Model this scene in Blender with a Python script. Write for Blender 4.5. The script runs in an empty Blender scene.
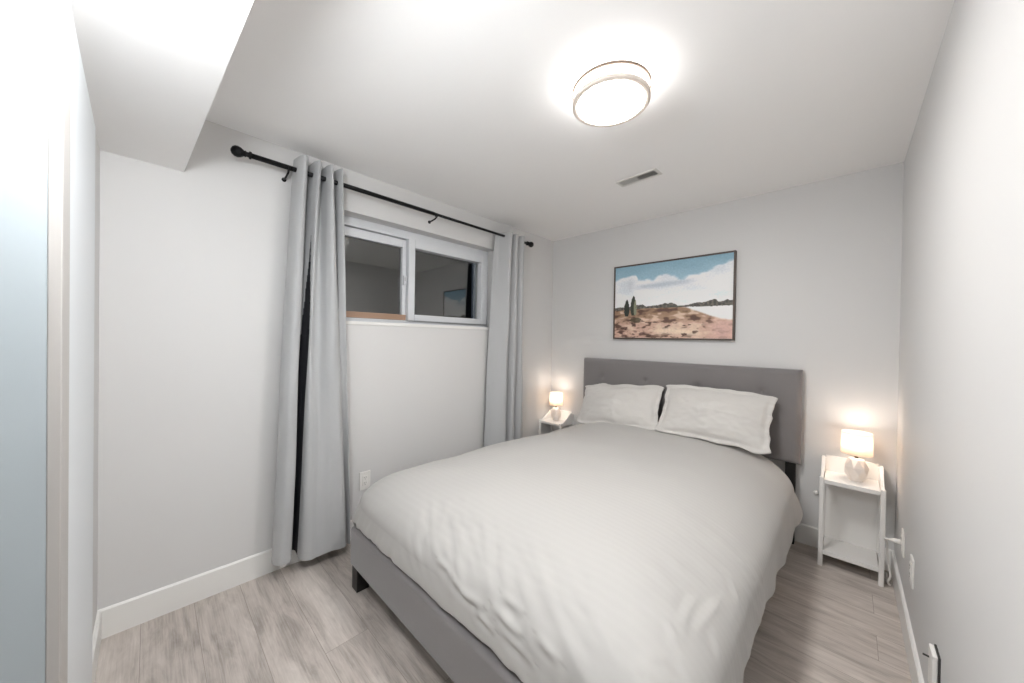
import bpy, bmesh, math, random
from mathutils import Vector, Matrix, noise
random.seed(4)
C = bpy.context.scene.collection
S = bpy.context.scene
PI = math.pi

# ------------------------------------------------------------------ camera, world, exposure
H, WD, BACK = 2.4, 2.541, -3.19          # ceiling height, room width, near (door) wall plane
cam = bpy.data.cameras.new('camera'); co = bpy.data.objects.new('camera', cam); C.objects.link(co)
cam.sensor_fit = 'HORIZONTAL'; cam.sensor_width = 36.0; cam.lens = 348.026 * 36 / 1024
cam.clip_start = 0.02
_y, _p, _r = math.radians(43.929), math.radians(-0.476), math.radians(0.916)
fw = Vector((-math.sin(_y) * math.cos(_p), math.cos(_y) * math.cos(_p), math.sin(_p)))
rt = Vector((math.cos(_y), math.sin(_y), 0)); up = rt.cross(fw)
r2 = rt * math.cos(_r) + up * math.sin(_r); u2 = -rt * math.sin(_r) + up * math.cos(_r)
co.matrix_world = Matrix(((r2.x, u2.x, -fw.x, 2.3213), (r2.y, u2.y, -fw.y, -3.0354), (r2.z, u2.z, -fw.z, 1.3344), (0, 0, 0, 1)))
S.camera = co
S.view_settings.view_transform = 'Standard'; S.view_settings.look = 'None'
S.view_settings.gamma = 1.0; S.view_settings.exposure = 1.86; S.view_settings.use_curve_mapping = False
S.cycles.use_denoising = True
S.cycles.max_bounces = 12; S.cycles.diffuse_bounces = 8
S.cycles.sample_clamp_indirect = 4.0
w = bpy.data.worlds.new('night'); S.world = w; w.use_nodes = True
w.node_tree.nodes['Background'].inputs[0].default_value = (0.010, 0.012, 0.016, 1)   # night outside
w.node_tree.nodes['Background'].inputs[1].default_value = 1.0
CEIL_GLOW, CEIL_SIDE, FILL_GLOBE_W, HALL_FILL_W, LAMP_W = 30.0, 3.0, 82.0, 4, .21

# ------------------------------------------------------------------ helpers
def srgb(r, g, b):
    f = lambda c: (c / 255 / 12.92) if c / 255 <= .04045 else ((c / 255 + .055) / 1.055) ** 2.4
    return (f(r), f(g), f(b), 1)

def mat(name, col, rough=.6, metal=0, spec=.5, bump=None, sheen=0, emit=None, estr=0):
    """principled material; bump=(scale, strength, distance)"""
    m = bpy.data.materials.new(name); m.use_nodes = True
    nt = m.node_tree; b = nt.nodes['Principled BSDF']
    b.inputs['Base Color'].default_value = col; b.inputs['Roughness'].default_value = rough
    b.inputs['Metallic'].default_value = metal; b.inputs['Specular IOR Level'].default_value = spec
    if sheen: b.inputs['Sheen Weight'].default_value = sheen
    if emit: b.inputs['Emission Color'].default_value = emit; b.inputs['Emission Strength'].default_value = estr
    if bump:
        tc = nt.nodes.new('ShaderNodeTexCoord'); n = nt.nodes.new('ShaderNodeTexNoise')
        n.inputs['Scale'].default_value = bump[0]; n.inputs['Detail'].default_value = 4
        bp = nt.nodes.new('ShaderNodeBump'); bp.inputs['Strength'].default_value = bump[1]; bp.inputs['Distance'].default_value = bump[2]
        nt.links.new(tc.outputs['Object'], n.inputs['Vector']); nt.links.new(n.outputs['Fac'], bp.inputs['Height'])
        nt.links.new(bp.outputs['Normal'], b.inputs['Normal'])
    return m

def obj(name, bm, m, parent=None, smooth=False, kind=None):
    me = bpy.data.meshes.new(name); bm.normal_update(); bm.to_mesh(me); bm.free()
    for x in (m if isinstance(m, (list, tuple)) else [m]): me.materials.append(x)
    if smooth:
        for p in me.polygons: p.use_smooth = True
    o = bpy.data.objects.new(name, me); C.objects.link(o)
    if parent: o.parent = parent
    if kind: o['kind'] = kind
    return o

def tag(o, label, cat, group=None):
    o['label'] = label; o['category'] = cat
    if group: o['group'] = group
    return o

def thing(name, label, cat, loc=(0, 0, 0), rz=0, group=None):
    o = bpy.data.objects.new(name, None); C.objects.link(o); o.empty_display_size = .1
    o.location = loc; o.rotation_euler.z = rz
    return tag(o, label, cat, group)

def dup(root, loc, label, rz=None):
    r = root.copy(); C.objects.link(r); r.location = loc; r['label'] = label
    if rz is not None: r.rotation_euler.z = rz
    for ch in list(root.children):
        c = ch.copy(); C.objects.link(c); c.parent = r
        for g in ch.children:
            d = g.copy(); C.objects.link(d); d.parent = c
    return r

def box(bm, x0, x1, y0, y1, z0, z1, bev=0, seg=2):
    b = bmesh.new()
    bmesh.ops.create_cube(b, size=1)
    for v in b.verts:
        v.co = Vector(((x0 + x1) / 2 + v.co.x * (x1 - x0), (y0 + y1) / 2 + v.co.y * (y1 - y0), (z0 + z1) / 2 + v.co.z * (z1 - z0)))
    if bev: bmesh.ops.bevel(b, geom=b.edges[:], offset=bev, segments=seg, affect='EDGES', profile=.5)
    merge(bm, b); return bm

def merge(bm, b):
    mp = {v: bm.verts.new(v.co) for v in b.verts}
    for f in b.faces:
        try: bm.faces.new([mp[v] for v in f.verts]).smooth = f.smooth
        except ValueError: pass
    b.free()

def B(*a, **k): return box(bmesh.new(), *a, **k)

def prism(bm, pts, axis, a0, a1):
    """extrude the closed 2-D outline pts along an axis ('x','y','z')"""
    def P(p, a): return {'x': (a, p[0], p[1]), 'y': (p[0], a, p[1]), 'z': (p[0], p[1], a)}[axis]
    A = [bm.verts.new(P(p, a0)) for p in pts]; D = [bm.verts.new(P(p, a1)) for p in pts]
    n = len(pts)
    bm.faces.new(A); bm.faces.new(D[::-1])
    for i in range(n): bm.faces.new([A[i], D[i], D[(i + 1) % n], A[(i + 1) % n]])
    bmesh.ops.recalc_face_normals(bm, faces=bm.faces[:])
    return bm

def lathe(bm, prof, c=(0, 0, 0), n=32, axis='z', close=False):
    """surface of revolution from (radius, height) pairs"""
    rows = []
    for r, h in prof:
        row = []
        for i in range(n):
            a = 2 * PI * i / n; p = (r * math.cos(a), r * math.sin(a), h)
            if axis == 'y': p = (p[0], p[2], p[1])
            if axis == 'x': p = (p[2], p[0], p[1])
            row.append(bm.verts.new(Vector(p) + Vector(c)))
        rows.append(row)
    for A, D in zip(rows, rows[1:] + ([rows[0]] if close else [])):
        for i in range(n): bm.faces.new([A[i], A[(i + 1) % n], D[(i + 1) % n], D[i]]).smooth = True
    if not close:
        for row in (rows[0], rows[-1]):
            if (row[0].co - row[n // 2].co).length > 1e-5: bm.faces.new(row)
    bmesh.ops.remove_doubles(bm, verts=bm.verts[:], dist=1e-6)
    bmesh.ops.recalc_face_normals(bm, faces=bm.faces[:])
    return bm

def tube(bm, pts, r, n=10):
    """round tube along a poly-line; r a number or a list"""
    pts = [Vector(p) for p in pts]; rows = []
    ref = Vector((0, 0, 1))
    for i, p in enumerate(pts):
        t = (pts[min(i + 1, len(pts) - 1)] - pts[max(i - 1, 0)]).normalized()
        a = t.cross(ref)
        if a.length < .05: a = t.cross(Vector((0, 1, 0)))
        a.normalize(); b = t.cross(a)
        rr = r[i] if isinstance(r, (list, tuple)) else r
        rows.append([bm.verts.new(p + (a * math.cos(2 * PI * k / n) + b * math.sin(2 * PI * k / n)) * rr) for k in range(n)])
    for A, D in zip(rows, rows[1:]):
        for k in range(n): bm.faces.new([A[k], A[(k + 1) % n], D[(k + 1) % n], D[k]]).smooth = True
    bm.faces.new(rows[0]); bm.faces.new(rows[-1])
    bmesh.ops.recalc_face_normals(bm, faces=bm.faces[:])
    return bm

def lerp(a, b, t): return a + (b - a) * t
def sstep(a, b, x):
    t = min(1, max(0, (x - a) / (b - a))); return t * t * (3 - 2 * t)
def curve1(pts, x):
    if x <= pts[0][0]: return pts[0][1]
    for (a, p), (b, q) in zip(pts, pts[1:]):
        if x <= b:
            t = (x - a) / (b - a); t = t * t * (3 - 2 * t); return lerp(p, q, t)
    return pts[-1][1]
def catmull(P, n):
    """n points along an open Catmull-Rom spline through 2-D points"""
    out = []; m = len(P) - 1
    for k in range(n):
        s = k / (n - 1) * m; i = min(int(s), m - 1); t = s - i
        p0, p1, p2, p3 = P[max(i - 1, 0)], P[i], P[i + 1], P[min(i + 2, m)]
        out.append(tuple(.5 * (2 * p1[d] + (p2[d] - p0[d]) * t + (2 * p0[d] - 5 * p1[d] + 4 * p2[d] - p3[d]) * t * t
                   + (3 * p1[d] - p0[d] - 3 * p2[d] + p3[d]) * t ** 3) for d in (0, 1)))
    return out

# ------------------------------------------------------------------ materials
M = {}
M['wall'] = mat('grey_wall_paint', srgb(213, 212, 211), .55, spec=.35, bump=(260, .06, .002))
M['ceil'] = mat('white_ceiling_paint', srgb(245, 244, 243), .9, spec=.2, bump=(180, .08, .003))
M['trim'] = mat('white_trim_paint', srgb(232, 231, 228), .35)
M['door'] = mat('white_door_paint', srgb(226, 230, 233), .4)
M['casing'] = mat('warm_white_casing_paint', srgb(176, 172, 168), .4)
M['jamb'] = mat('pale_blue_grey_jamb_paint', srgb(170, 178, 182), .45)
M['upvc'] = mat('white_window_vinyl', srgb(215, 217, 220), .35)
M['wood_strip'] = mat('tan_wood_strip', srgb(168, 136, 114), .5, bump=(60, .2, .002))
M['black_metal'] = mat('black_metal', srgb(24, 24, 26), .38, metal=.6)
M['curtain'] = mat('grey_curtain_cloth', srgb(176, 177, 178), .75, sheen=.15, bump=(900, .12, .0006))
M['lining'] = mat('black_curtain_lining', srgb(26, 26, 32), .9)
M['uphol'] = mat('grey_upholstery', srgb(122, 118, 118), .85, sheen=.3, bump=(1100, .35, .0008))
M['black_leg'] = mat('black_bed_leg', srgb(18, 17, 17), .4)
M['cotton'] = mat('white_cotton', srgb(204, 201, 197), .8, sheen=.1, bump=(40, .1, .004))
M['mattress'] = mat('white_mattress_ticking', srgb(214, 212, 208), .8)
M['stand'] = mat('white_painted_wood', srgb(232, 230, 227), .42, bump=(45, .05, .001))
M['plastic'] = mat('white_plastic', srgb(233, 231, 227), .3)
M['slot'] = mat('dark_slot', srgb(60, 58, 56), .6)
M['ceramic'] = mat('white_ceramic', srgb(233, 224, 216), .3)
M['brass'] = mat('dark_brass', srgb(96, 84, 70), .35, metal=.8)
M['nickel'] = mat('champagne_metal', srgb(224, 212, 202), .4)
M['ring'] = mat('bronze_ring_metal', srgb(128, 110, 95), .45)
M['frame'] = mat('walnut_frame', srgb(82, 68, 60), .5, bump=(80, .15, .001))
M['vent'] = mat('white_vent_metal', srgb(214, 212, 208), .4)
M['duct'] = mat('dark_duct', srgb(70, 68, 65), .8)

def glass_mat():
    m = bpy.data.materials.new('window_glass'); m.use_nodes = True; nt = m.node_tree; b = nt.nodes['Principled BSDF']
    b.inputs['Base Color'].default_value = (.85, .88, .86, 1); b.inputs['Roughness'].default_value = 0.0
    b.inputs['IOR'].default_value = 1.95; b.inputs['Transmission Weight'].default_value = 1.0
    return m
M['glass'] = glass_mat()

def glow(name, col, strength):
    m = bpy.data.materials.new(name); m.use_nodes = True; nt = m.node_tree
    nt.nodes.remove(nt.nodes['Principled BSDF']); e = nt.nodes.new('ShaderNodeEmission')
    e.inputs[0].default_value = col; e.inputs[1].default_value = strength
    nt.links.new(e.outputs[0], nt.nodes['Material Output'].inputs[0]); return m
M['diffuser'] = glow('lit_diffuser', (1, .98, .96, 1), CEIL_GLOW)
M['drum'] = glow('lit_drum_shade', (1, .98, .96, 1), CEIL_SIDE)
M['bulb'] = glow('lit_bulb', (1, .86, .74, 1), 20)

def shade_mat():
    m = bpy.data.materials.new('lit_linen_shade'); m.use_nodes = True; nt = m.node_tree
    nt.nodes.remove(nt.nodes['Principled BSDF'])
    d = nt.nodes.new('ShaderNodeBsdfDiffuse'); d.inputs[0].default_value = (.86, .80, .74, 1)
    t = nt.nodes.new('ShaderNodeBsdfTranslucent'); t.inputs[0].default_value = (.95, .86, .76, 1)
    x = nt.nodes.new('ShaderNodeMixShader'); x.inputs[0].default_value = .55
    nt.links.new(d.outputs[0], x.inputs[1]); nt.links.new(t.outputs[0], x.inputs[2])
    nt.links.new(x.outputs[0], nt.nodes['Material Output'].inputs[0]); return m
M['shade'] = shade_mat()

def floor_mat():
    m = bpy.data.materials.new('grey_oak_planks'); m.use_nodes = True; nt = m.node_tree; b = nt.nodes['Principled BSDF']
    N = nt.nodes.new; L = nt.links.new
    tc = N('ShaderNodeTexCoord')
    br = N('ShaderNodeTexBrick'); br.offset = .37; br.squash = 1
    for k, v in (('Scale', 1), ('Mortar Size', .0009), ('Mortar Smooth', .2), ('Bias', 0), ('Brick Width', 1.22), ('Row Height', .18)): br.inputs[k].default_value = v
    br.inputs['Color1'].default_value = (0, 0, 0, 1); br.inputs['Color2'].default_value = (1, 1, 1, 1); br.inputs['Mortar'].default_value = (.5, .5, .5, 1)
    L(tc.outputs['Object'], br.inputs['Vector'])
    # shift grain per plank
    sh = N('ShaderNodeVectorMath'); sh.operation = 'MULTIPLY_ADD'
    L(br.outputs['Color'], sh.inputs[0]); sh.inputs[1].default_value = (7, 3, 5); L(tc.outputs['Object'], sh.inputs[2])
    mp = N('ShaderNodeMapping'); mp.inputs['Scale'].default_value = (2.2, 11, 1); L(sh.outputs[0], mp.inputs['Vector'])
    n1 = N('ShaderNodeTexNoise'); n1.inputs['Scale'].default_value = 1.6; n1.inputs['Detail'].default_value = 7; n1.inputs['Roughness'].default_value = .62; n1.inputs['Distortion'].default_value = .6
    L(mp.outputs[0], n1.inputs['Vector'])
    mp2 = N('ShaderNodeMapping'); mp2.inputs['Scale'].default_value = (3, 90, 1); L(sh.outputs[0], mp2.inputs['Vector'])
    n2 = N('ShaderNodeTexNoise'); n2.inputs['Scale'].default_value = 2; n2.inputs['Detail'].default_value = 3; L(mp2.outputs[0], n2.inputs['Vector'])
    mx = N('ShaderNodeMix'); mx.data_type = 'FLOAT'; mx.inputs[0].default_value = .25; L(n1.outputs['Fac'], mx.inputs[2]); L(n2.outputs['Fac'], mx.inputs[3])
    mx2 = N('ShaderNodeMix'); mx2.data_type = 'FLOAT'; mx2.inputs[0].default_value = .10; L(mx.outputs[0], mx2.inputs[2]); L(br.outputs['Color'], mx2.inputs[3])
    cr = N('ShaderNodeValToRGB'); e = cr.color_ramp.elements
    e[0].position = .30; e[0].color = srgb(138, 130, 123); e[1].position = .70; e[1].color = srgb(216, 208, 201)
    k = cr.color_ramp.elements.new(.48); k.color = srgb(184, 175, 168)
    L(mx2.outputs[0], cr.inputs[0])
    ml = N('ShaderNodeMix'); ml.data_type = 'RGBA'; ml.blend_type = 'MIX'; L(br.outputs['Fac'], ml.inputs[0]); L(cr.outputs[0], ml.inputs[6]); ml.inputs[7].default_value = srgb(138, 129, 122)
    L(ml.outputs[2], b.inputs['Base Color']); b.inputs['Roughness'].default_value = .45; b.inputs['Specular IOR Level'].default_value = .35
    bp = N('ShaderNodeBump'); bp.inputs['Strength'].default_value = .15; bp.inputs['Distance'].default_value = .002
    L(mx.outputs[0], bp.inputs['Height']); L(bp.outputs[0], b.inputs['Normal'])
    return m
M['floor'] = floor_mat()

def duvet_mat():
    m = mat('white_sateen_stripe', srgb(181, 179, 176), .7, sheen=.1); nt = m.node_tree; b = nt.nodes['Principled BSDF']
    N = nt.nodes.new; L = nt.links.new
    tc = N('ShaderNodeTexCoord'); wv = N('ShaderNodeTexWave'); wv.bands_direction = 'Y'; wv.inputs['Scale'].default_value = 11; wv.inputs['Distortion'].default_value = .25
    L(tc.outputs['Object'], wv.inputs['Vector'])
    cr = N('ShaderNodeValToRGB'); cr.color_ramp.elements[0].position = .4; cr.color_ramp.elements[1].position = .6; L(wv.outputs['Fac'], cr.inputs[0])
    cr.color_ramp.elements[0].color = (.66, .66, .66, 1); cr.color_ramp.elements[1].color = (.8, .8, .8, 1)
    L(cr.outputs[0], b.inputs['Roughness'])
    bp = N('ShaderNodeBump'); bp.inputs['Strength'].default_value = .08; bp.inputs['Distance'].default_value = .003
    L(wv.outputs['Fac'], bp.inputs['Height']); L(bp.outputs[0], b.inputs['Normal'])
    return m
M['duvet'] = duvet_mat()

# ------------------------------------------------------------------ room shell
T = .14
obj('floor', B(-.3, WD + T, -4.6, T, -.1, 0), M['floor'], kind='structure')
obj('ceiling', B(-.3, WD + T, -4.6, T, H, H + .1), M['ceil'], kind='structure')
WY0, WY1, WZ0, WZ1 = -2.20, -.86, 1.432, 2.138           # window opening in the left wall
bm = bmesh.new()
box(bm, -.28, 0, -4.6, WY0, 0, H); box(bm, -.28, 0, WY1, T, 0, H)
box(bm, -.28, 0, WY0, WY1, 0, WZ0); box(bm, -.28, 0, WY0, WY1, WZ1, H)
obj('wall_left', bm, M['wall'], kind='structure')
obj('wall_back', B(0, WD, 0, T, 0, H), M['wall'], kind='structure')
obj('wall_right', B(WD, WD + T, -4.6, T, 0, H), M['wall'], kind='structure')
DX0, DX1, DZ = 1.302, 2.10, 2.06                          # doorway in the near wall
bm = bmesh.new()
box(bm, 0, DX0 - .02, BACK - .12, BACK, 0, H); box(bm, DX1 + .02, WD, BACK - .12, BACK, 0, H); box(bm, DX0 - .02, DX1 + .02, BACK - .12, BACK, DZ + .02, H)
obj('wall_front', bm, M['wall'], kind='structure')
obj('wall_hallway', B(0, WD, -4.6, -4.5, 0, H), M['wall'], kind='structure')
# dropped bulkhead over the near end of the room
bm = bmesh.new(); prism(bm, [(0, BACK), (WD, BACK), (WD, -2.82), (0, -2.928)], 'z', 2.114, H)
obj('trim_1', bm, M['ceil'], kind='structure')
# door frame: jambs with casing proud of the wall
bm = bmesh.new()
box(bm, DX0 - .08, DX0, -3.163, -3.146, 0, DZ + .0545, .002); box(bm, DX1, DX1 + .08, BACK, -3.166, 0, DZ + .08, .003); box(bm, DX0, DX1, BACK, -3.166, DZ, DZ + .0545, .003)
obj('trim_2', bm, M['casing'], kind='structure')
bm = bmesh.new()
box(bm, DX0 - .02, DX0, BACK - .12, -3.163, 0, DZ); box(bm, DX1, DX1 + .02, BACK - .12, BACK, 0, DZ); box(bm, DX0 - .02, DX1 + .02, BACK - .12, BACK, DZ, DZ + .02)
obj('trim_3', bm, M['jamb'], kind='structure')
# the door itself, opened flat against the near wall
def door_slab(x0, x1, z0, z1):
    bm = bmesh.new(); box(bm, x0, x1, -.010, .010, z0, z1, .002); return bm
dr = obj('door_1', door_slab(-.745, 0, .012, 2.03), M['door'], kind='structure')
dr.location = (1.216, -3.1655, 0); dr.rotation_euler.z = math.radians(1.05)
for z in (.25, 1.05, 1.85):
    obj('hinge', lathe(bmesh.new(), [(.006, z - .045), (.006, z + .045)], (.0, .008, 0), 12), M['nickel'], dr)

# baseboards
BH, BT = .128, .013
def board(bm, a, b, n):
    """baseboard along a->b standing out towards n"""
    a, b, n = Vector(a), Vector(b), Vector(n)
    prof = [(0, 0), (BT, 0), (BT, BH - .006), (BT - .006, BH), (0, BH)]
    A = [bm.verts.new(a + n * p[0] + Vector((0, 0, p[1]))) for p in prof]; D = [bm.verts.new(b + n * p[0] + Vector((0, 0, p[1]))) for p in prof]
    k = len(prof); bm.faces.new(A); bm.faces.new(D[::-1])
    for i in range(k): bm.faces.new([A[i], D[i], D[(i + 1) % k], A[(i + 1) % k]])
    bmesh.ops.recalc_face_normals(bm, faces=bm.faces[:]); return bm
obj('baseboard_left', board(bmesh.new(), (0, BACK, 0), (0, 0, 0), (1, 0, 0)), M['trim'], kind='structure')
obj('baseboard_back', board(bmesh.new(), (BT, 0, 0), (WD - BT, 0, 0), (0, -1, 0)), M['trim'], kind='structure')
obj('baseboard_right', board(bmesh.new(), (WD, BACK, 0), (WD, 0, 0), (-1, 0, 0)), M['trim'], kind='structure')
bm = board(bmesh.new(), (BT, BACK, 0), (.42, BACK, 0), (0, 1, 0))
obj('baseboard_front', bm, M['trim'], kind='structure')

# window: outer frame, fixed far sash (left), sliding sash (right) standing in front of it
win = bpy.data.objects.new('window_1', None); C.objects.link(win); win['kind'] = 'structure'
bm = bmesh.new()
fx0, fx1 = -.16, -.10
box(bm, fx0, fx1, WY0, WY0 + .03, WZ0, WZ1, .002); box(bm, fx0, fx1, WY1 - .03, WY1, WZ0, WZ1, .002)
box(bm, fx0, fx1, WY0 + .03, WY1 - .03, WZ1 - .045, WZ1, .002); box(bm, fx0, fx1, WY0 + .03, WY1 - .03, WZ0, WZ0 + .028, .002)
box(bm, fx0, fx1 + .012, WY0 + .03, WY1 - .03, WZ1 - .062, WZ1 - .045, .002)
obj('window_frame', bm, M['upvc'], win)
def sash(y0, y1, z0, z1, gy0, gy1, gz0, gz1, x0, x1, name):
    bm = bmesh.new()
    box(bm, x0, x1, y0, gy0, z0, z1, .003); box(bm, x0, x1, gy1, y1, z0, z1, .003)
    box(bm, x0, x1, gy0, gy1, gz1, z1, .003)
    if name != 'fixed_sash': box(bm, x0, x1, gy0, gy1, z0, gz0, .003)
    s = obj(name, bm, M['upvc'], win)
    obj('pane', B(x0 + .006, x0 + .014, gy0 - .004, gy1 + .004, gz0 - .004, gz1 + .004), M['glass'], s)
    return s
fs = sash(-2.17, -1.684, 1.462, 2.072, -2.15, -1.715, 1.505, 2.012, -.155, -.115, 'fixed_sash')
ws = obj('bottom_rail', B(-.150, -.112, -2.15, -1.684, 1.462, 1.503, .002), M['wood_strip'], win); ws['label'] = 'tan bare wood strip'
ss = sash(-1.682, -.885, 1.458, 2.080, -1.628, -.955, 1.507, 2.017, -.150, -.080, 'sliding_sash')
bm = bmesh.new(); box(bm, -.115, -.095, -1.712, -1.690, 1.73, 1.80, .003); box(bm, -.095, -.080, -1.707, -1.696, 1.755, 1.785, .003)
obj('latch', bm, M['upvc'], fs)
bm = bmesh.new(); box(bm, -.080, -.074, -.925, -.912, 1.66, 1.78, .002); obj('pull_handle', bm, M['upvc'], ss)
# thin white sill board
obj('trim_4', B(-.10, .006, WY0, WY1, WZ0 - .022, WZ0, .002), M['trim'], kind='structure')
# dark window well outside
bm = bmesh.new(); box(bm, -.95, -.90, -2.6, -.4, .9, 2.6); obj('wall_window_well', bm, M['duct'], kind='structure')

# ------------------------------------------------------------------ curtain rod
RX, RZ = .10, 2.252
rod = thing('curtain_rod', 'black metal curtain rod with ball finials above the window', 'curtain rod', (0, -1.6, RZ))
def ry(y): return y + 1.6
obj('rod', tube(bmesh.new(), [(RX, ry(-2.682), 0), (RX, ry(-1.58), -.002)], .0135, 14), M['black_metal'], rod)
obj('inner_rod', tube(bmesh.new(), [(RX, ry(-1.58), -.002), (RX, ry(-.50), -.004)], .0105, 14), M['black_metal'], rod)
fin = [(.0105, 0), (.019, .002), (.019, .010), (.0125, .013), (.0125, .022), (.017, .026), (.0135, .031), (.018, .036), (.0245, .046), (.0275, .058), (.0255, .070), (.018, .080), (.006, .0855), (0, .086)]
obj('finial', lathe(bmesh.new(), [(r, -h) for r, h in fin], (RX, ry(-2.680), 0), 20, 'y'), M['black_metal'], rod)
obj('finial', lathe(bmesh.new(), fin, (RX, ry(-.545), -.004), 20, 'y'), M['black_metal'], rod)
def bracket(y, dz):
    bm = bmesh.new()
    lathe(bm, [(.0, 0), (.012, 0), (.012, .004), (.007, .006), (0, .006)], (0, ry(y), -.036), 14, 'x')
    tube(bm, [(.004, ry(y), -.036), (.045, ry(y), -.034), (.085, ry(y), -.026 + dz), (RX, ry(y), -.0165 + dz)], .0055, 8)
    # cradle under the rod
    tube(bm, [(RX + .017 * math.cos(a), ry(y), dz + .017 * math.sin(a)) for a in [PI + .3 + k * (PI - .3) / 8 for k in range(9)]], .0045, 8)
    return bm
for y, dz in ((-2.515, 0), (-1.56, -.002), (-.80, -.004)): obj('bracket', bracket(y, dz), M['black_metal'], rod)

# ------------------------------------------------------------------ curtains
def curtain(name, top, bot, ztop, zbot, label, slits=()):
    """top / bot: plan outline (y, x) of the cloth at rod height and at the hem"""
    t = thing(name, label, 'curtain', (0, 0, 0), group='grey blackout curtains')
    nu, nv = 260, 60
    deep = lambda P: [(y, max(.022, .10 + (x - .10) * 1.22)) for y, x in P]
    A, D = catmull(deep(top), nu), catmull(deep(bot), nu)
    rows = []
    for j in range(nv):
        v = j / (nv - 1); k = v ** .8
        row = []
        for i in range(nu):
            u = i / (nu - 1)
            y, x = lerp(A[i][0], D[i][0], k), lerp(A[i][1], D[i][1], k)
            zb = zbot(u) if callable(zbot) else zbot
            z = lerp(ztop, zb, v)
            nz = noise.noise((u * 9, v * 3.2, 7.3)) * .010 * sstep(.05, .5, v) + noise.noise((u * 22, v * 9, 1.3)) * .0035 * sstep(.1, .5, v)
            row.append((max(.018, x + nz), y + nz * .4, z))
        rows.append(row)
    def surf(off, m, nm):
        bm = bmesh.new(); vs = [[bm.verts.new(p) for p in r] for r in rows]
        for a, b in zip(vs, vs[1:]):
            for i in range(nu - 1): bm.faces.new([a[i], b[i], b[i + 1], a[i + 1]]).smooth = True
        bm.normal_update()
        sgn = 1 if sum(f.normal.x for f in bm.faces) > 0 else -1
        if off:
            pos = [(v, v.co - v.normal * off * sgn) for v in bm.verts]
            for v, p in pos: v.co = p
        if not off:                                    # face cloth cut open in the fold valleys; lining behind makes them dark
            gone = []
            bm.faces.ensure_lookup_table()
            for j in range(nv - 1):
                for i in range(nu - 1):
                    for u0, u1, v0, v1 in slits:
                        hw = (u1 - u0) / 2 * sstep(v0, v0 + .3, j / (nv - 1))
                        if abs(i / (nu - 1) - (u0 + u1) / 2) < hw and j / (nv - 1) < v1: gone.append(bm.faces[j * (nu - 1) + i]); break
            bmesh.ops.delete(bm, geom=gone, context='FACES')
        return obj(nm, bm, m, t)
    surf(0, M['curtain'], 'face_cloth')
    l = surf(.003, M['lining'], 'lining'); l['label'] = 'near black blackout lining'
    # stitched hem: a slightly raised band along the bottom
    return t
topL = [(-2.480, .060), (-2.470, .120), (-2.448, .152), (-2.425, .120), (-2.415, .060), (-2.400, .055), (-2.392, .120), (-2.375, .150), (-2.355, .118), (-2.348, .058), (-2.332, .056), (-2.326, .120), (-2.310, .150), (-2.294, .115), (-2.290, .058), (-2.276, .056), (-2.268, .110), (-2.254, .145), (-2.242, .118), (-2.238, .075)]
botL = [(-2.560, .050), (-2.575, .110), (-2.545, .150), (-2.500, .145), (-2.484, .085), (-2.494, .045), (-2.450, .040), (-2.448, .090), (-2.440, .135), (-2.405, .155), (-2.370, .155), (-2.330, .148), (-2.290, .150), (-2.240, .165), (-2.210, .158), (-2.196, .110), (-2.210, .060), (-2.180, .055), (-2.160, .090), (-2.152, .070)]
curtain('curtain', topL, botL, 2.325, lambda u: lerp(.100, .070, sstep(.2, .4, u)) - .045 * sstep(.80, .9, u), 'light grey curtain hanging left of the window, down to the baseboard', [(.285, .365, .15, 1.1), (.825, .86, .35, .97)])
topR = [(-.905, .050), (-.885, .062), (-.865, .075), (-.840, .120), (-.822, .152), (-.800, .140), (-.790, .060), (-.770, .055), (-.760, .120), (-.745, .150), (-.722, .140), (-.712, .060), (-.696, .055), (-.686, .120), (-.662, .150), (-.632, .135), (-.615, .070), (-.600, .055)]
botR = [(-1.015, .050), (-1.005, .080), (-.985, .115), (-.930, .150), (-.890, .160), (-.860, .130), (-.862, .060), (-.835, .055), (-.812, .110), (-.790, .152), (-.750, .150), (-.732, .110), (-.735, .060), (-.712, .055), (-.680, .110), (-.640, .140), (-.575, .120), (-.535, .060)]
curtain('curtain', topR, botR, 2.280, .03, 'light grey curtain hanging right of the window, behind the bed', [(.345, .40, .1, 1.1), (.63, .67, .1, 1.1)])

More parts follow.
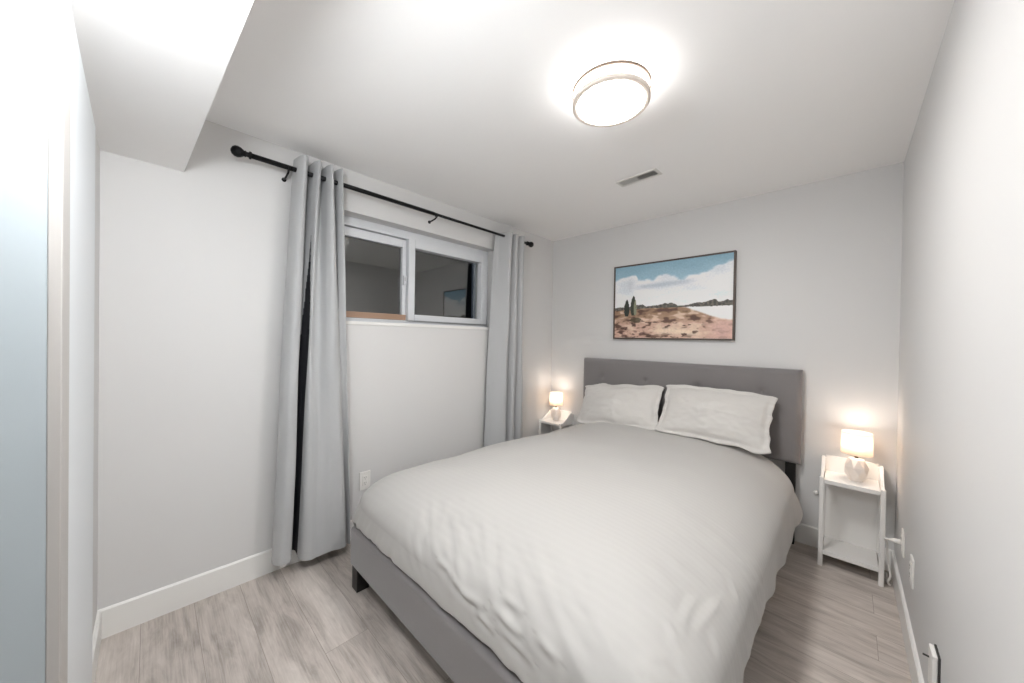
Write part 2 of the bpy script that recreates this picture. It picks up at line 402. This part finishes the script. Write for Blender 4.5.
# ------------------------------------------------------------------ bed frame
bed = thing('bed', 'grey upholstered bed frame with a tufted headboard against the back wall', 'bed', (1.28, 0, 0))
bx = lambda x: x - 1.28
HX0, HX1, HZ0, HZ1 = .456, 2.112, .535, 1.158
def headboard():
    nx, nz = 132, 52
    bm = bmesh.new(); th = .075; rows = []
    rad = .028
    tuft = [(HX0 + (HX1 - HX0) * fx, HZ1 - dz) for dz in (.165, .40) for fx in (.125, .375, .625, .875)]
    for j in range(nz + 1):
        row = []
        for i in range(nx + 1):
            x = lerp(HX0, HX1, i / nx); z = lerp(HZ0, HZ1, j / nz)
            d = min(x - HX0, HX1 - x, z - HZ0, HZ1 - z)
            e = rad - math.sqrt(max(0, rad * rad - max(0, rad - d) ** 2))
            puff = .012 * (1 - math.exp(-d / .06))
            for tx, tz in tuft:
                q = math.hypot(x - tx, z - tz); puff -= .016 * math.exp(-(q / .022) ** 2) + .006 * math.exp(-(q / .07) ** 2)
            for tx in {t[0] for t in tuft}: puff -= .0022 * math.exp(-((x - tx) / .007) ** 2)
            row.append(bm.verts.new((bx(x), -.02 - th + e - puff, z)))
        rows.append(row)
    for a, b in zip(rows, rows[1:]):
        for i in range(nx): bm.faces.new([a[i], a[i + 1], b[i + 1], b[i]]).smooth = True
    bd = [rows[0][i] for i in range(nx + 1)] + [rows[j][nx] for j in range(1, nz + 1)] + [rows[nz][i] for i in range(nx - 1, -1, -1)] + [rows[j][0] for j in range(nz - 1, 0, -1)]
    bk = [bm.verts.new((v.co.x, -.02, v.co.z)) for v in bd]
    n = len(bd)
    for i in range(n): bm.faces.new([bd[i], bk[i], bk[(i + 1) % n], bd[(i + 1) % n]]).smooth = False
    bm.faces.new(bk)
    bmesh.ops.recalc_face_normals(bm, faces=bm.faces[:])
    return bm, tuft
bm, tuft = headboard()
hb = obj('headboard', bm, M['uphol'], bed)
for tx, tz in tuft:
    obj('button', lathe(bmesh.new(), [(0, -.088), (.006, -.0875), (.009, -.085), (.009, -.078), (0, -.076)], (bx(tx), 0, tz), 14, 'y'), M['uphol'], hb)
for x in (HX0 + .05, 2.062):
    obj('headboard_leg', B(bx(x) - .028, bx(x) + .028, -.075, -.030, 0, HZ0 + .02, .003), M['black_leg'], bed)
RX0, RX1, RY0, RZ0, RZ1 = .425, 2.058, -2.292, .115, .318
obj('foot_rail', B(bx(RX0), bx(RX1), RY0, RY0 + .05, RZ0, RZ1, .016, 4), M['uphol'], bed, True)
obj('side_rail', B(bx(RX0), bx(RX0) + .045, RY0 + .05, -.10, RZ0, RZ1, .014, 4), M['uphol'], bed, True)
obj('side_rail', B(bx(RX1) - .045, bx(RX1), RY0 + .05, -.10, RZ0, RZ1, .014, 4), M['uphol'], bed, True)
for x, y in ((.48, -2.255), (2.00, -2.255), (1.26, -1.2)):
    obj('leg', B(bx(x) - .032, bx(x) + .032, y - .032, y + .032, 0, RZ0 + (.002 if x != 1.26 else .06), .002), M['black_leg'], bed)
bm = bmesh.new()
for k in range(10): box(bm, bx(RX0) + .046, bx(RX1) - .046, -2.15 + k * .22, -2.08 + k * .22, .175, .192)
obj('slats', bm, M['black_leg'], bed)
mt = obj('mattress', B(.478, 2.005, -2.232, -.105, .1925, .485, .05, 4), M['mattress'], None, True)
tag(mt, 'white mattress inside the bed frame, mostly hidden by the duvet', 'mattress')

# ------------------------------------------------------------------ duvet
# short creases pressed into the cloth by the foot and right-hand shoulder: (x0,y0,z0, x1,y1,z1)
CREASES = [(1.276, -2.262, 0.459, 1.403, -2.27, 0.437), (1.366, -2.266, 0.448, 1.452, -2.267, 0.446), (1.515, -2.258, 0.465, 1.62, -2.265, 0.451), (1.552, -2.271, 0.432, 1.678, -2.272, 0.409), (1.534, -2.231, 0.5, 1.605, -2.237, 0.494), (1.448, -2.272, 0.419, 1.517, -2.272, 0.406), (1.701, -2.255, 0.47, 1.763, -2.262, 0.458), (1.2, -2.254, 0.473, 1.273, -2.259, 0.463), (2.002, -1.885, 0.547, 2.004, -2.014, 0.544), (2.044, -1.778, 0.519, 2.032, -1.989, 0.527), (1.98, -2.037, 0.555, 2.011, -2.068, 0.536), (2.011, -2.096, 0.532, 2.061, -2.101, 0.495), (1.978, -2.137, 0.537, 2.014, -2.132, 0.522), (2.049, -1.641, 0.515, 2.084, -1.697, 0.477), (2.043, -1.504, 0.52, 2.078, -1.5, 0.485), (1.961, -2.18, 0.524, 1.994, -2.186, 0.51), (2.068, -1.931, 0.497, 2.087, -1.959, 0.471)]
def duvet():
    bm = bmesh.new()
    X0, X1, Y0, Y1 = .335, 2.104, -2.272, -.215       # outline of the cloth seen from above
    OFL, OFR, OFF = .56, .50, .52                    # width of the soft rounded shoulder: left, right, foot
    ix0, ix1, iy0 = X0 + OFL, X1 - OFR, Y0 + OFF
    # perimeter: head-left -> foot-left -> foot-right -> head-right, as (inset point, outward direction)
    per = []
    n1, nc, n2 = 210, 110, 190
    for k in range(n1): per.append(((ix0, lerp(Y1, iy0, k / n1)), (-1.0, 0.0)))
    def cn(a, e=6.5):
        c, s = abs(math.cos(a)), abs(math.sin(a)); q = (c ** e + s ** e) ** (1 / e); return (c / q, s / q)
    for k in range(nc):
        a = PI / 2 * k / nc; c, s = cn(a); per.append(((ix0, iy0), (-c, -s)))
    for k in range(n2): per.append(((lerp(ix0, ix1, k / n2), iy0), (0.0, -1.0)))
    for k in range(nc):
        a = PI / 2 * (1 - k / nc); c, s = cn(a); per.append(((ix1, iy0), (c, -s)))
    for k in range(n1 + 1): per.append(((ix1, lerp(iy0, Y1, k / n1)), (1.0, 0.0)))
    np_ = len(per)
    hemL = [(-2.3, .16), (-2.2, .15), (-1.5, .20), (-.30, .24)]
    hemR = [(-2.26, .31), (-2.1, .35), (-1.87, .36), (-1.55, .34), (-1.1, .285), (-.65, .222), (-.45, .205), (-.33, .27), (-.215, .315)]
    hemF = [(.35, .328), (.6, .332), (1.0, .335), (1.5, .34), (2.12, .32)]
    nin, nsh, ndr = 24, 84, 26
    rows = []
    for i, (p, d) in enumerate(per):
        OX = OFL if d[0] < 0 else OFR
        ox, oy = p[0] + d[0] * OX, p[1] + d[1] * OFF
        foot = sstep(.35, .9, -d[1]) * (1 if i < np_ else 0)
        hs = curve1(hemL, oy) if d[0] < 0 else curve1(hemR, oy)
        hz = lerp(hs, curve1(hemF, ox), sstep(.75, .99, -d[1]))
        if d[0] > .02 and d[1] < -.02: hz -= .05 * math.sin(PI * min(1, -d[1])) * d[0]
        RZ_ = .215
        ztop = .632
        row = []
        spine = Vector((lerp(ix0, ix1, .5 + (p[0] - (ix0 + ix1) / 2) / (ix1 - ix0) * .0), max(p[1], iy0 + .0), 0))
        cx = (ix0 + ix1) / 2
        cy = p[1] if abs(d[1]) < .5 and p[1] > iy0 else lerp(iy0, iy0 + .3, 1)
        if p[1] > iy0 + 1e-6: cy = max(p[1], iy0 + .3) if p[1] < iy0 + .3 else p[1]
        for j in range(nin):
            t = j / nin; row.append([lerp(cx, p[0], t), lerp(cy, p[1], t), ztop, 0, 0, t])
        for j in range(nsh):
            a = PI / 2 * j / nsh * .985
            row.append([p[0] + d[0] * OX * math.sin(a), p[1] + d[1] * OFF * math.sin(a), ztop - RZ_ * (1 - math.cos(a)), 0, sstep(0, 1, j / nsh), 1])
        zb = ztop - RZ_ * (1 - math.cos(PI / 2 * .985))
        for j in range(ndr + 1):
            t = j / ndr; z = lerp(zb, hz, t)
            o = .010 * math.sin(t * PI * .5)
            row.append([ox + d[0] * o, oy + d[1] * o, z, t, 1, 1])
        rows.append(row)
    CV = [(Vector(c[:3]), Vector(c[3:]), (Vector(c[3:]) - Vector(c[:3])).normalized()) for c in CREASES]
    out = []
    for i, row in enumerate(rows):
        p, d = per[i]; L = []
        for x, y, z, t, sh, q in row:
            # large soft undulation of the filling
            z2 = z + (.010 * noise.noise((x * 2.3, y * 2.1, 0)) + .006 * noise.noise((x * 5, y * 5, 3.1))) * (1 - t)
            # the filling puffs up where it meets the pillows
            z2 += .012 * sstep(-.70, -.40, y) * (1 - t)
            # soft pleats in the hanging part
            s = (x * abs(d[1]) + y * abs(d[0]))
            w = (.012 * noise.noise((s * 5.0, t * .7, 2.2)) + .0015 * math.sin(s * 15 + 3 * noise.noise((s * 2, 0, 5)))) * (.25 * sh ** 3 + .75 * t) * sstep(0, .7, sh)
            # creases
            cre = 0
            if sh > .05 and (y < -1.4):
                dr = math.exp(-((x - 2.02) / .14) ** 2) * sstep(-1.2, -1.6, y); df = math.exp(-((y + 2.2) / .14) ** 2) * sstep(.8, 1.1, x)
                if dr + df > .02:
                    a = (x * .80 - y * .60); b = (x * .60 + y * .80)
                    cre = .007 * noise.noise((a * 10, b * 22 + z * 14, 1.7)) * min(1, dr + df)
                P_ = Vector((x, y, z))
                for q0, q1, u_ in CV:
                    tt = min(1, max(0, (P_ - q0).dot(u_) / (q1 - q0).length)); c0 = q0.lerp(q1, tt); e_ = P_ - c0; r_ = e_.length
                    if r_ < .06:
                        sd = 1 if e_.dot(u_.cross(Vector((0, -.3, 1)))) > 0 else -1
                        am = (.0048 if c0.x > 1.9 else .0072) * (.35 + .65 * math.sin(PI * min(1, max(0, tt))))
                        cre += am * (math.exp(-((sd * r_) / .012) ** 2) - .7 * math.exp(-((sd * r_ - .024) / .013) ** 2))
            nv_ = Vector((d[0] * sh, d[1] * sh, 1.15 - sh)).normalized() if t == 0 else Vector((d[0], d[1], 0))
            x += d[0] * w + nv_.x * cre; y += d[1] * w * .6 + nv_.y * cre; z2 += nv_.z * cre
            if d[0] < 0: x += .085 * t * d[0] * sstep(-.6, -1.0, y); z2 -= .045 * (1 - sstep(.50, .92, x)) * sstep(-1.3, -.5, y) * (1 - t)
            if d[0] > .9:                              # the free corner by the headboard swings out a little
                x += .040 * t * sstep(-.40, -.22, y); y -= .10 * max(t, sh ** 2) * sstep(-.7, -.215, y)
            if t > 0: z2 += .006 * noise.noise((s * 9, 3.3, 0)) * t
            L.append((x, y, z2))
        out.append(L)
    vs = [[bm.verts.new(q) for q in r] for r in out]
    for a, b in zip(vs, vs[1:]):
        for j in range(len(a) - 1):
            bm.faces.new([a[j], a[j + 1], b[j + 1], b[j]]).smooth = True
    # close the middle at the head side
    bmesh.ops.remove_doubles(bm, verts=bm.verts[:], dist=1e-5)
    bmesh.ops.recalc_face_normals(bm, faces=bm.faces[:])
    if sum(f.normal.z for f in bm.faces) < 0: bmesh.ops.reverse_faces(bm, faces=bm.faces[:])
    o = obj('duvet', bm, M['duvet'], None, True)
    md = o.modifiers.new('thickness', 'SOLIDIFY'); md.thickness = .012; md.offset = -1
    return o
tag(duvet(), 'white striped duvet spread over the bed and hanging past its sides', 'duvet')

# ------------------------------------------------------------------ pillows
def pillow(label, c, w, h, lean, rz, roll, seed, warp):
    nx, ny = 72, 52
    bm = bmesh.new(); top, botm = [], []
    fl = .030                                         # flat flange round the sham
    for j in range(ny + 1):
        r1, r2_ = [], []
        for i in range(nx + 1):
            u, v = -1 + 2 * i / nx, -1 + 2 * j / ny
            # rounded, slightly pulled-in sides
            px = u * w / 2 * (1 - .06 * (1 - v * v)); pz = v * h / 2 * (1 - .05 * (1 - u * u)) - .022 * v * (abs(u) ** 9)
            du = (1 - abs(u)) * w / 2; dv = (1 - abs(v)) * h / 2
            fu, fv = min(1, max(0, (du - fl) / (w / 2 - fl))), min(1, max(0, (dv - fl) / (h / 2 - fl)))
            th = .085 * (fu ** .48) * (fv ** .52) * 1.15
            th *= 1 + .10 * noise.noise((u * 1.6 + seed, v * 1.6, 0)) - .10 * v
            wr = .007 * noise.noise((u * 3 + seed, v * 3, 4)) + .0035 * noise.noise((u * 9, v * 8 + seed, 2))
            edge = math.exp(-min(du, dv) / .05)
            wob = .016 * noise.noise((u * 3.1 + seed * 2, v * 3.1, 9)) * edge
            px += wob * .7; pz += wob
            bend = warp(u, v)
            r1.append(bm.verts.new((px, -th - .004 + wr + bend, pz))); r2_.append(bm.verts.new((px, th * .75 + .004 + wr + bend, pz)))
        top.append(r1); botm.append(r2_)
    for a, b in zip(top, top[1:]):
        for i in range(nx): bm.faces.new([a[i], a[i + 1], b[i + 1], b[i]]).smooth = True
    for a, b in zip(botm, botm[1:]):
        for i in range(nx): bm.faces.new([a[i + 1], a[i], b[i], b[i + 1]]).smooth = True
    def rim(g): return g[0] + [g[j][nx] for j in range(1, ny + 1)] + g[ny][-2::-1] + [g[j][0] for j in range(ny - 1, 0, -1)]
    R1, R2 = rim(top), rim(botm); n = len(R1)
    for i in range(n): bm.faces.new([R1[i], R2[i], R2[(i + 1) % n], R1[(i + 1) % n]]).smooth = True
    bmesh.ops.recalc_face_normals(bm, faces=bm.faces[:])
    o = obj('pillow', bm, M['cotton'])
    o.matrix_world = Matrix.Translation(c) @ Matrix.Rotation(rz, 4, 'Z') @ Matrix.Rotation(lean, 4, 'X') @ Matrix.Rotation(roll, 4, 'Y')
    return tag(o, label, 'pillow', 'pillows against the headboard')
pillow('white pillow leaning on the headboard, the one nearer the window', (.915, -.270, .786), .72, .40, math.radians(-33), 0, math.radians(-5.5), 1.0, lambda u, v: .02 * u * u)
pillow('white pillow leaning on the headboard, the one away from the window', (1.635, -.280, .825), .72, .415, math.radians(-31), 0, math.radians(1), 6.0, lambda u, v: .025 * u * u)

# ------------------------------------------------------------------ nightstands
def nightstand(label, loc):
    t = thing('nightstand', label, 'nightstand', loc, group='small white nightstands')
    w, d = .275, .225                                  # back of the stand at y = 0, front at -d
    L, R = -w / 2, w / 2
    for x0 in (L, R - .022):
        obj('leg', B(x0, x0 + .022, -d, -d + .022, 0, .534, .004), M['stand'], t)
        obj('leg', B(x0, x0 + .022, -.022, 0, 0, .605, .002), M['stand'], t)
        bm = bmesh.new()
        prism(bm, [(-d + .022, .498), (-.022, .498), (-.022, .618), (-.050, .612), (-d + .060, .534), (-d + .022, .526)], 'x', x0 + .004, x0 + .018)
        obj('side_panel', bm, M['stand'], t)
        obj('side_rail', B(x0 + .004, x0 + .018, -d + .022, -.022, .075, .100, .001), M['stand'], t)
    obj('top', B(L + .022, R - .022, -d + .001, -.012, .500, .524, .002), M['stand'], t)
    obj('back_panel', B(L + .022, R - .022, -.012, -.002, .07, .622, .001), M['stand'], t)
    obj('shelf', B(L + .022, R - .022, -d + .002, -.012, .075, .100, .002), M['stand'], t)
    return t
ns = nightstand('white nightstand right of the bed, holding a lit lamp', (2.352, -.016, 0))
dup(ns, (.170, -.016, 0), 'white nightstand in the corner by the right curtain, holding a lit lamp').scale.z = .945

# table lamps: faceted ceramic base, short neck, drum shade
def table_lamp(label, loc):
    t = thing('table_lamp', label, 'lamp', loc, group='bedside table lamps')
    bm = bmesh.new()
    prof = [(.030, 0), (.050, .044), (.054, .082), (.036, .130), (.012, .135)]
    rows = []
    for k, (r, h) in enumerate(prof):
        off = PI / 7 if k % 2 else 0
        rows.append([bm.verts.new((r * math.cos(2 * PI * i / 7 + off), r * math.sin(2 * PI * i / 7 + off), h)) for i in range(7)])
    bm.faces.new(rows[0][::-1]); bm.faces.new(rows[-1])
    for k, (a, b) in enumerate(zip(rows, rows[1:])):
        for i in range(7):
            j = (i + 1) % 7
            if k % 2 == 0: bm.faces.new([a[i], a[j], b[i]]); bm.faces.new([a[j], b[j], b[i]])
            else: bm.faces.new([a[i], b[j], b[i]]); bm.faces.new([a[i], a[j], b[j]])
    bmesh.ops.recalc_face_normals(bm, faces=bm.faces[:])
    obj('base', bm, M['ceramic'], t)
    obj('neck', lathe(bmesh.new(), [(.009, .134), (.009, .142), (.0065, .144), (.0065, .160), (.012, .162), (.012, .185), (0, .186)], n=16), M['brass'], t)
    sh = bmesh.new()
    lathe(sh, [(.0695, .160), (.0665, .288), (.0650, .288), (.0680, .160)], n=48, close=True)
    s = obj('lamp_shade', sh, M['shade'], t)
    b2 = bmesh.new()
    for k in range(3):
        a = 2 * PI * k / 3; tube(b2, [(.0115 * math.cos(a), .0115 * math.sin(a), .176), (.0670 * math.cos(a), .0670 * math.sin(a), .176)], .0015, 6)
    obj('shade_spider', b2, M['brass'], s)
    obj('bulb', lathe(bmesh.new(), [(0, .186), (.010, .188), (.013, .198), (.019, .215), (.0195, .226), (.013, .238), (0, .242)], n=16), M['bulb'], t)
    ld = bpy.data.lights.new('lamp_light', 'POINT'); ld.energy = LAMP_W; ld.color = (1, .87, .76); ld.shadow_soft_size = .022
    lo = bpy.data.objects.new('lamp_light', ld); C.objects.link(lo); lo.parent = t; lo.location = (0, 0, .268)
    return t
lamp = table_lamp('small lit table lamp standing on the nightstand right of the bed', (2.372, -.125, .5242))
dup(lamp, (.165, -.125, .4955), 'small lit table lamp standing on the corner nightstand left of the bed')

# ------------------------------------------------------------------ painting
def painting():
    x0, x1, z0, z1 = .742, 1.716, 1.347, 2.016
    t = thing('framed_painting', 'framed landscape painting of dunes, trees and clouds above the headboard', 'painting', ((x0 + x1) / 2, 0, z0))
    cx = (x0 + x1) / 2; fw_ = .012
    bm = bmesh.new(); d0, d1 = -.036, -.004
    X0, X1, Z1 = x0 - cx, x1 - cx, z1 - z0
    box(bm, X0, X0 + fw_, d0, d1, 0, Z1, .0015); box(bm, X1 - fw_, X1, d0, d1, 0, Z1, .0015)
    box(bm, X0 + fw_, X1 - fw_, d0, d1, 0, fw_, .0015); box(bm, X0 + fw_, X1 - fw_, d0, d1, Z1 - fw_, Z1, .0015)
    obj('frame', bm, M['frame'], t)
    nu, nv = 300, 206
    bm = bmesh.new(); cl = bm.loops.layers.float_color.new('paint')
    a0, a1, b0, b1 = X0 + fw_ + .001, X1 - fw_ - .001, fw_ + .001, Z1 - fw_ - .001
    def N2(x, y, s=0): return noise.noise((x, y, s))
    def mix(a, b, k): return tuple(lerp(p, q, k) for p, q in zip(a, b))
    cloudtop = [(0, .17), (.10, .14), (.20, .115), (.235, .20), (.36, .215), (.43, .165), (.48, .155), (.54, .19), (.61, .235), (.70, .20), (.78, .18), (.88, .135), (1, .07)]
    hill = [(0, .575), (.06, .565), (.12, .58), (.2, .55), (.27, .545), (.32, .575), (.42, .56), (.47, .545), (.53, .545), (.60, .585), (.66, .58), (.74, .56), (.80, .555), (.87, .525), (.91, .56), (.96, .54), (1, .55)]
    base = [(0, .615), (.3, .60), (.6, .605), (1, .612)]
    def paint(u, v):
        h = curve1(hill, u) + .010 * N2(u * 40, v * 10); bs = curve1(base, u) + .006 * N2(u * 30, 2)
        if v < h:
            ct = curve1(cloudtop, u) + .022 * N2(u * 14, v * 14, 1) + .012 * N2(u * 34, v * 34, 6)
            k = sstep(-.012, .030, v - ct)
            sky = mix((118, 158, 178), (150, 184, 200), sstep(0, .25, v) * .6 + .3 * N2(u * 5, v * 8, 3))
            cl_ = mix((222, 219, 221), (196, 202, 208), min(1, max(0, .45 + .9 * N2(u * 5, v * 11, 5))))
            under = math.exp(-((v - .315 + .05 * u) / .035) ** 2) * sstep(.15, .3, u) * (1 - sstep(.6, .8, u))
            cl_ = mix(cl_, (158, 170, 182), .75 * under)
            cl_ = mix(cl_, (176, 180, 186), .5 * math.exp(-((u - .155) / .035) ** 2 - ((v - .26) / .09) ** 2))
            low = mix((206, 216, 224), (224, 227, 230), .5 + N2(u * 6, v * 16, 8))
            cl_ = mix(cl_, low, sstep(.36, .48, v))
            c = mix(sky, cl_, k)
        elif v < bs:
            c = mix((66, 66, 62), (104, 98, 88), min(1, max(0, .5 + 1.4 * N2(u * 60, v * 40, 4))))
        else:
            n = N2(u * 9, v * 15, 2) + .6 * N2(u * 22, v * 34, 7)
            dep = (v - bs) / (1 - bs)
            c = mix((146, 112, 84), (190, 150, 130), sstep(.15, .6, dep + .25 * n))
            c = mix(c, (206, 178, 154), sstep(.10, .45, n) * .8)
            c = mix(c, (92, 62, 50), sstep(.10, .46, -n - .06 + .15 * sstep(.4, 1, dep) * (1 - u)) * .95)
            pth = math.exp(-((v - .93 - .03 * math.sin(u * 9)) / .055) ** 2) * sstep(.34, .44, u) * (1 - sstep(.72, .84, u))
            c = mix(c, (214, 190, 164), pth * .9)
            rock = N2(u * 13 + 2, v * 26, 11) + .5 * N2(u * 34, v * 60, 12)
            c = mix(c, (78, 52, 42), sstep(.28, .52, rock) * sstep(.72, .80, v) * (1 - sstep(.68, .85, u)) * .9)
            c = mix(c, (70, 40, 36), sstep(.1, .4, N2(u * 17, v * 22, 15)) * sstep(.86, .96, v) * (1 - sstep(.22, .40, u)) * .85)
            c = mix(c, (198, 156, 144), sstep(.78, .92, u) * sstep(.70, .86, v) * .8)
            wb = lerp(.60, .79, sstep(.54, 1.0, u)) + .016 * N2(u * 16, 4)
            c = mix(c, (219, 219, 220), sstep(.0, .03, wb - v) * sstep(.54, .60, u))
        for tu, t0, t1, tw, cc in ((.122, .462, .70, .026, (40, 44, 38)), (.187, .415, .69, .027, (52, 56, 44)), (.205, .47, .68, .014, (128, 132, 104))):
            if t0 < v < t1:
                f = (v - t0) / (t1 - t0); ww = tw * min(1, (f * 2.4) ** .6) * (1 if f < .75 else 1 - (f - .75) * 1.6)
                if abs(u - tu + .004 * N2(v * 40, u * 20)) < ww: c = mix(cc, (74, 78, 60), max(0, .5 * N2(u * 80, v * 60, 9)))
        if ((u - .21) / .055) ** 2 + ((v - .755) / .035) ** 2 < 1 + .8 * N2(u * 40, v * 40, 3): c = mix(c, (70, 62, 42), .75)
        g_ = sum(c) / 3; c = tuple(lerp(g_, q, .80) * (1 + .05 * N2(u * 70, v * 50, 21)) for q in c)
        return tuple(min(255, max(0, q)) for q in c)
    g = [[bm.verts.new((lerp(a0, a1, i / nu), -.030, lerp(b1, b0, j / nv))) for i in range(nu + 1)] for j in range(nv + 1)]
    cols = [[tuple(min(.84, q * 1.28) for q in srgb(*paint(i / nu, j / nv))[:3]) + (1,) for i in range(nu + 1)] for j in range(nv + 1)]
    idx = {}
    for j in range(nv + 1):
        for i in range(nu + 1): idx[g[j][i]] = cols[j][i]
    for j in range(nv):
        for i in range(nu):
            f = bm.faces.new([g[j][i], g[j + 1][i], g[j + 1][i + 1], g[j][i + 1]])
            for lp in f.loops: lp[cl] = idx[lp.vert]
    # canvas sides and back
    box(bm, a0, a1, -.0295, -.006, b0, b1)
    m = bpy.data.materials.new('painted_canvas'); m.use_nodes = True; nt = m.node_tree
    at = nt.nodes.new('ShaderNodeVertexColor'); at.layer_name = 'paint'; b = nt.nodes['Principled BSDF']
    nt.links.new(at.outputs['Color'], b.inputs['Base Color']); b.inputs['Roughness'].default_value = .6
    obj('canvas', bm, m, t)
painting()

# ------------------------------------------------------------------ ceiling light
cl = thing('ceiling_light', 'round white flush ceiling light, lit, with two thin metal rings', 'light', (1.594, -1.712, H))
obj('drum_shade', lathe(bmesh.new(), [(.151, -.002), (.152, -.078)], n=64), M['drum'], cl)
obj('top_ring', lathe(bmesh.new(), [(.1520, -.024), (.1585, -.025), (.1585, -.034), (.1520, -.035)], n=64, close=True), M['ring'], cl)
obj('bottom_ring', lathe(bmesh.new(), [(.1535, -.070), (.1565, -.071), (.1565, -.084), (.1545, -.086), (.137, -.086), (.136, -.080), (.1525, -.0785)], n=72, close=True), M['nickel'], cl)
obj('diffuser', lathe(bmesh.new(), [(.1365, -.080), (.1365, -.083), (.10, -.0855), (.05, -.0868), (0, -.087)], n=64), M['diffuser'], cl)
# added fill globe under the bulkhead, out of view, brightening the near end
nl = thing('fill_globe', 'unseen fill globe added under the bulkhead near the door', 'light', (1.56, -3.0, 2.114))
obj('canopy', lathe(bmesh.new(), [(.045, 0), (.045, -.012), (.010, -.018), (.010, -.040), (.022, -.044), (.022, -.052)], n=24), M['nickel'], nl)
obj('globe', lathe(bmesh.new(), [(.058 * math.sin(PI * k / 14), -.100 + .058 * math.cos(PI * k / 14)) for k in range(15)], n=28), glow('fill_globe_glow', (.95, .98, 1, 1), FILL_GLOBE_W), nl)
# fill light added beyond the doorway, never in view
hl = thing('hallway_fill', 'unseen fill light added in the hallway behind the doorway', 'light', (1.7, -3.95, H))
obj('drum_shade', lathe(bmesh.new(), [(.13, 0), (.13, -.07), (.12, -.08), (0, -.085)], n=40), glow('hall_fill_glow', (1, .98, .95, 1), HALL_FILL_W), hl)

# ceiling vent
vt = thing('ceiling_vent', 'white slotted air vent set in the ceiling', 'vent', (1.317, -.826, H), math.radians(-3))
bm = bmesh.new(); vw, vd = .138, .050
box(bm, -vw, vw, -vd, -vd + .017, -.006, 0, .002); box(bm, -vw, vw, vd - .017, vd, -.006, 0, .002)
box(bm, -vw, -vw + .017, -vd + .017, vd - .017, -.006, 0, .002); box(bm, vw - .017, vw, -vd + .017, vd - .017, -.006, 0, .002)
obj('frame', bm, M['vent'], vt)
obj('backing', B(-vw + .016, vw - .016, -vd + .016, vd - .016, -.0016, -.0006), M['duct'], vt)
bm = bmesh.new()
for k in range(22):
    x = -vw + .022 + k * (2 * vw - .044) / 21
    lean = .0012 if k < 11 else -.0012
    prism(bm, [(x - .0009 - lean, -.0055), (x + .0009 - lean, -.0055), (x + .0009 + lean, -.0018), (x - .0009 + lean, -.0018)], 'y', -vd + .017, vd - .017)
obj('louvres', bm, M['vent'], vt)

# ------------------------------------------------------------------ outlets, cord and other wall fittings
def outlet(label, loc, rz, decora=True):
    """wall plate lying in x-z, facing -y before rotation"""
    t = thing('wall_outlet', label, 'outlet', loc, rz, 'white wall outlets')
    obj('plate', B(-.037, .037, -.007, 0, -.06, .06, .003, 3), M['plastic'], t)
    f = obj('receptacle', B(-.017, .017, -.010, -.006, -.034, .034, .002), M['plastic'], t)
    bm = bmesh.new()
    for z in (-.018, .018):
        for x in (-.006, .006): box(bm, x - .001, x + .001, -.0105, -.0098, z - .004 + .004, z + .004 + .004)
        box(bm, -.002, .002, -.0105, -.0098, z - .009, z - .005)
    obj('slots', bm, M['slot'], f)
    for z in (-.048, .048): obj('screw', lathe(bmesh.new(), [(.003, -.0068), (.003, -.0078), (0, -.008)], (0, 0, z), 10, 'y'), M['plastic'], t)
    return t
outlet('white outlet on the window wall between the left curtain and the bed', (0, -2.033, .367), math.radians(90))
outlet('white outlet on the right wall with the lamp cord plugged in', (WD, -.440, .352), math.radians(-90))
outlet('white outlet on the right wall, nearer than the one with the cord', (WD, -.770, .366), math.radians(-90))
# near fitting: thick white box with a painted-in shadow gap and dark pin
tb = thing('wall_adapter', 'thick white adapter with a dark pin, low on the right wall', 'adapter', (WD, -1.345, .330), math.radians(-90))
obj('housing', B(-.034, .034, -.017, -.005, -.062, .058, .003, 3), M['plastic'], tb)
obj('gap_shadow', B(-.036, .036, -.005, 0, -.066, .060, .001), M['slot'], tb)  # dark sheet standing in for the shadow gap behind the housing
obj('pin', tube(bmesh.new(), [(-.018, -.015, .022), (-.018, -.030, .024)], .003, 8), M['slot'], tb)
# cord: plug in the outlet, loop down to the floor behind the nightstand
cd = thing('power_cord', 'white lamp cord with plug, drooping behind the right nightstand', 'cord', (2.52, -.44, 0))
P = [(WD - .045, -.440, .350), (WD - .065, -.43, .345), (2.462 + .025, -.39, .315), (2.492, -.34, .24), (2.500, -.30, .16), (2.508, -.29, .10), (2.502, -.26, .05), (2.512, -.22, .018), (2.506, -.16, .006), (2.507, -.06, .006)]
pts = []
for k in range(len(P) - 1):
    for j in range(6):
        s = j / 6; a, b, c_, d_ = P[max(k - 1, 0)], P[k], P[k + 1], P[min(k + 2, len(P) - 1)]
        pts.append(tuple(.5 * (2 * b[i] + (c_[i] - a[i]) * s + (2 * a[i] - 5 * b[i] + 4 * c_[i] - d_[i]) * s * s + (3 * b[i] - a[i] - 3 * c_[i] + d_[i]) * s ** 3) for i in range(3)))
pts.append(P[-1])
obj('cable', tube(bmesh.new(), [(x - 2.52, y + .44, z) for x, y, z in pts], .0045, 8), M['plastic'], cd)
bm = bmesh.new(); tube(bm, [(.0105, 0, .352), (-.004, 0, .352), (-.016, 0, .351), (-.030, .001, .349)], [.012, .012, .009, .005], 12)
obj('plug', bm, M['plastic'], cd)
# small round knob on the back wall by the nightstand
kb = obj('wall_bumper', lathe(bmesh.new(), [(.014, 0), (.014, -.006), (.011, -.012), (.005, -.015), (0, -.0155)], (0, 0, 0), 20, 'y'), M['plastic'])
kb.location = (2.190, 0, .356)
tag(kb, 'small round white bumper on the back wall between bed and right nightstand', 'bumper')
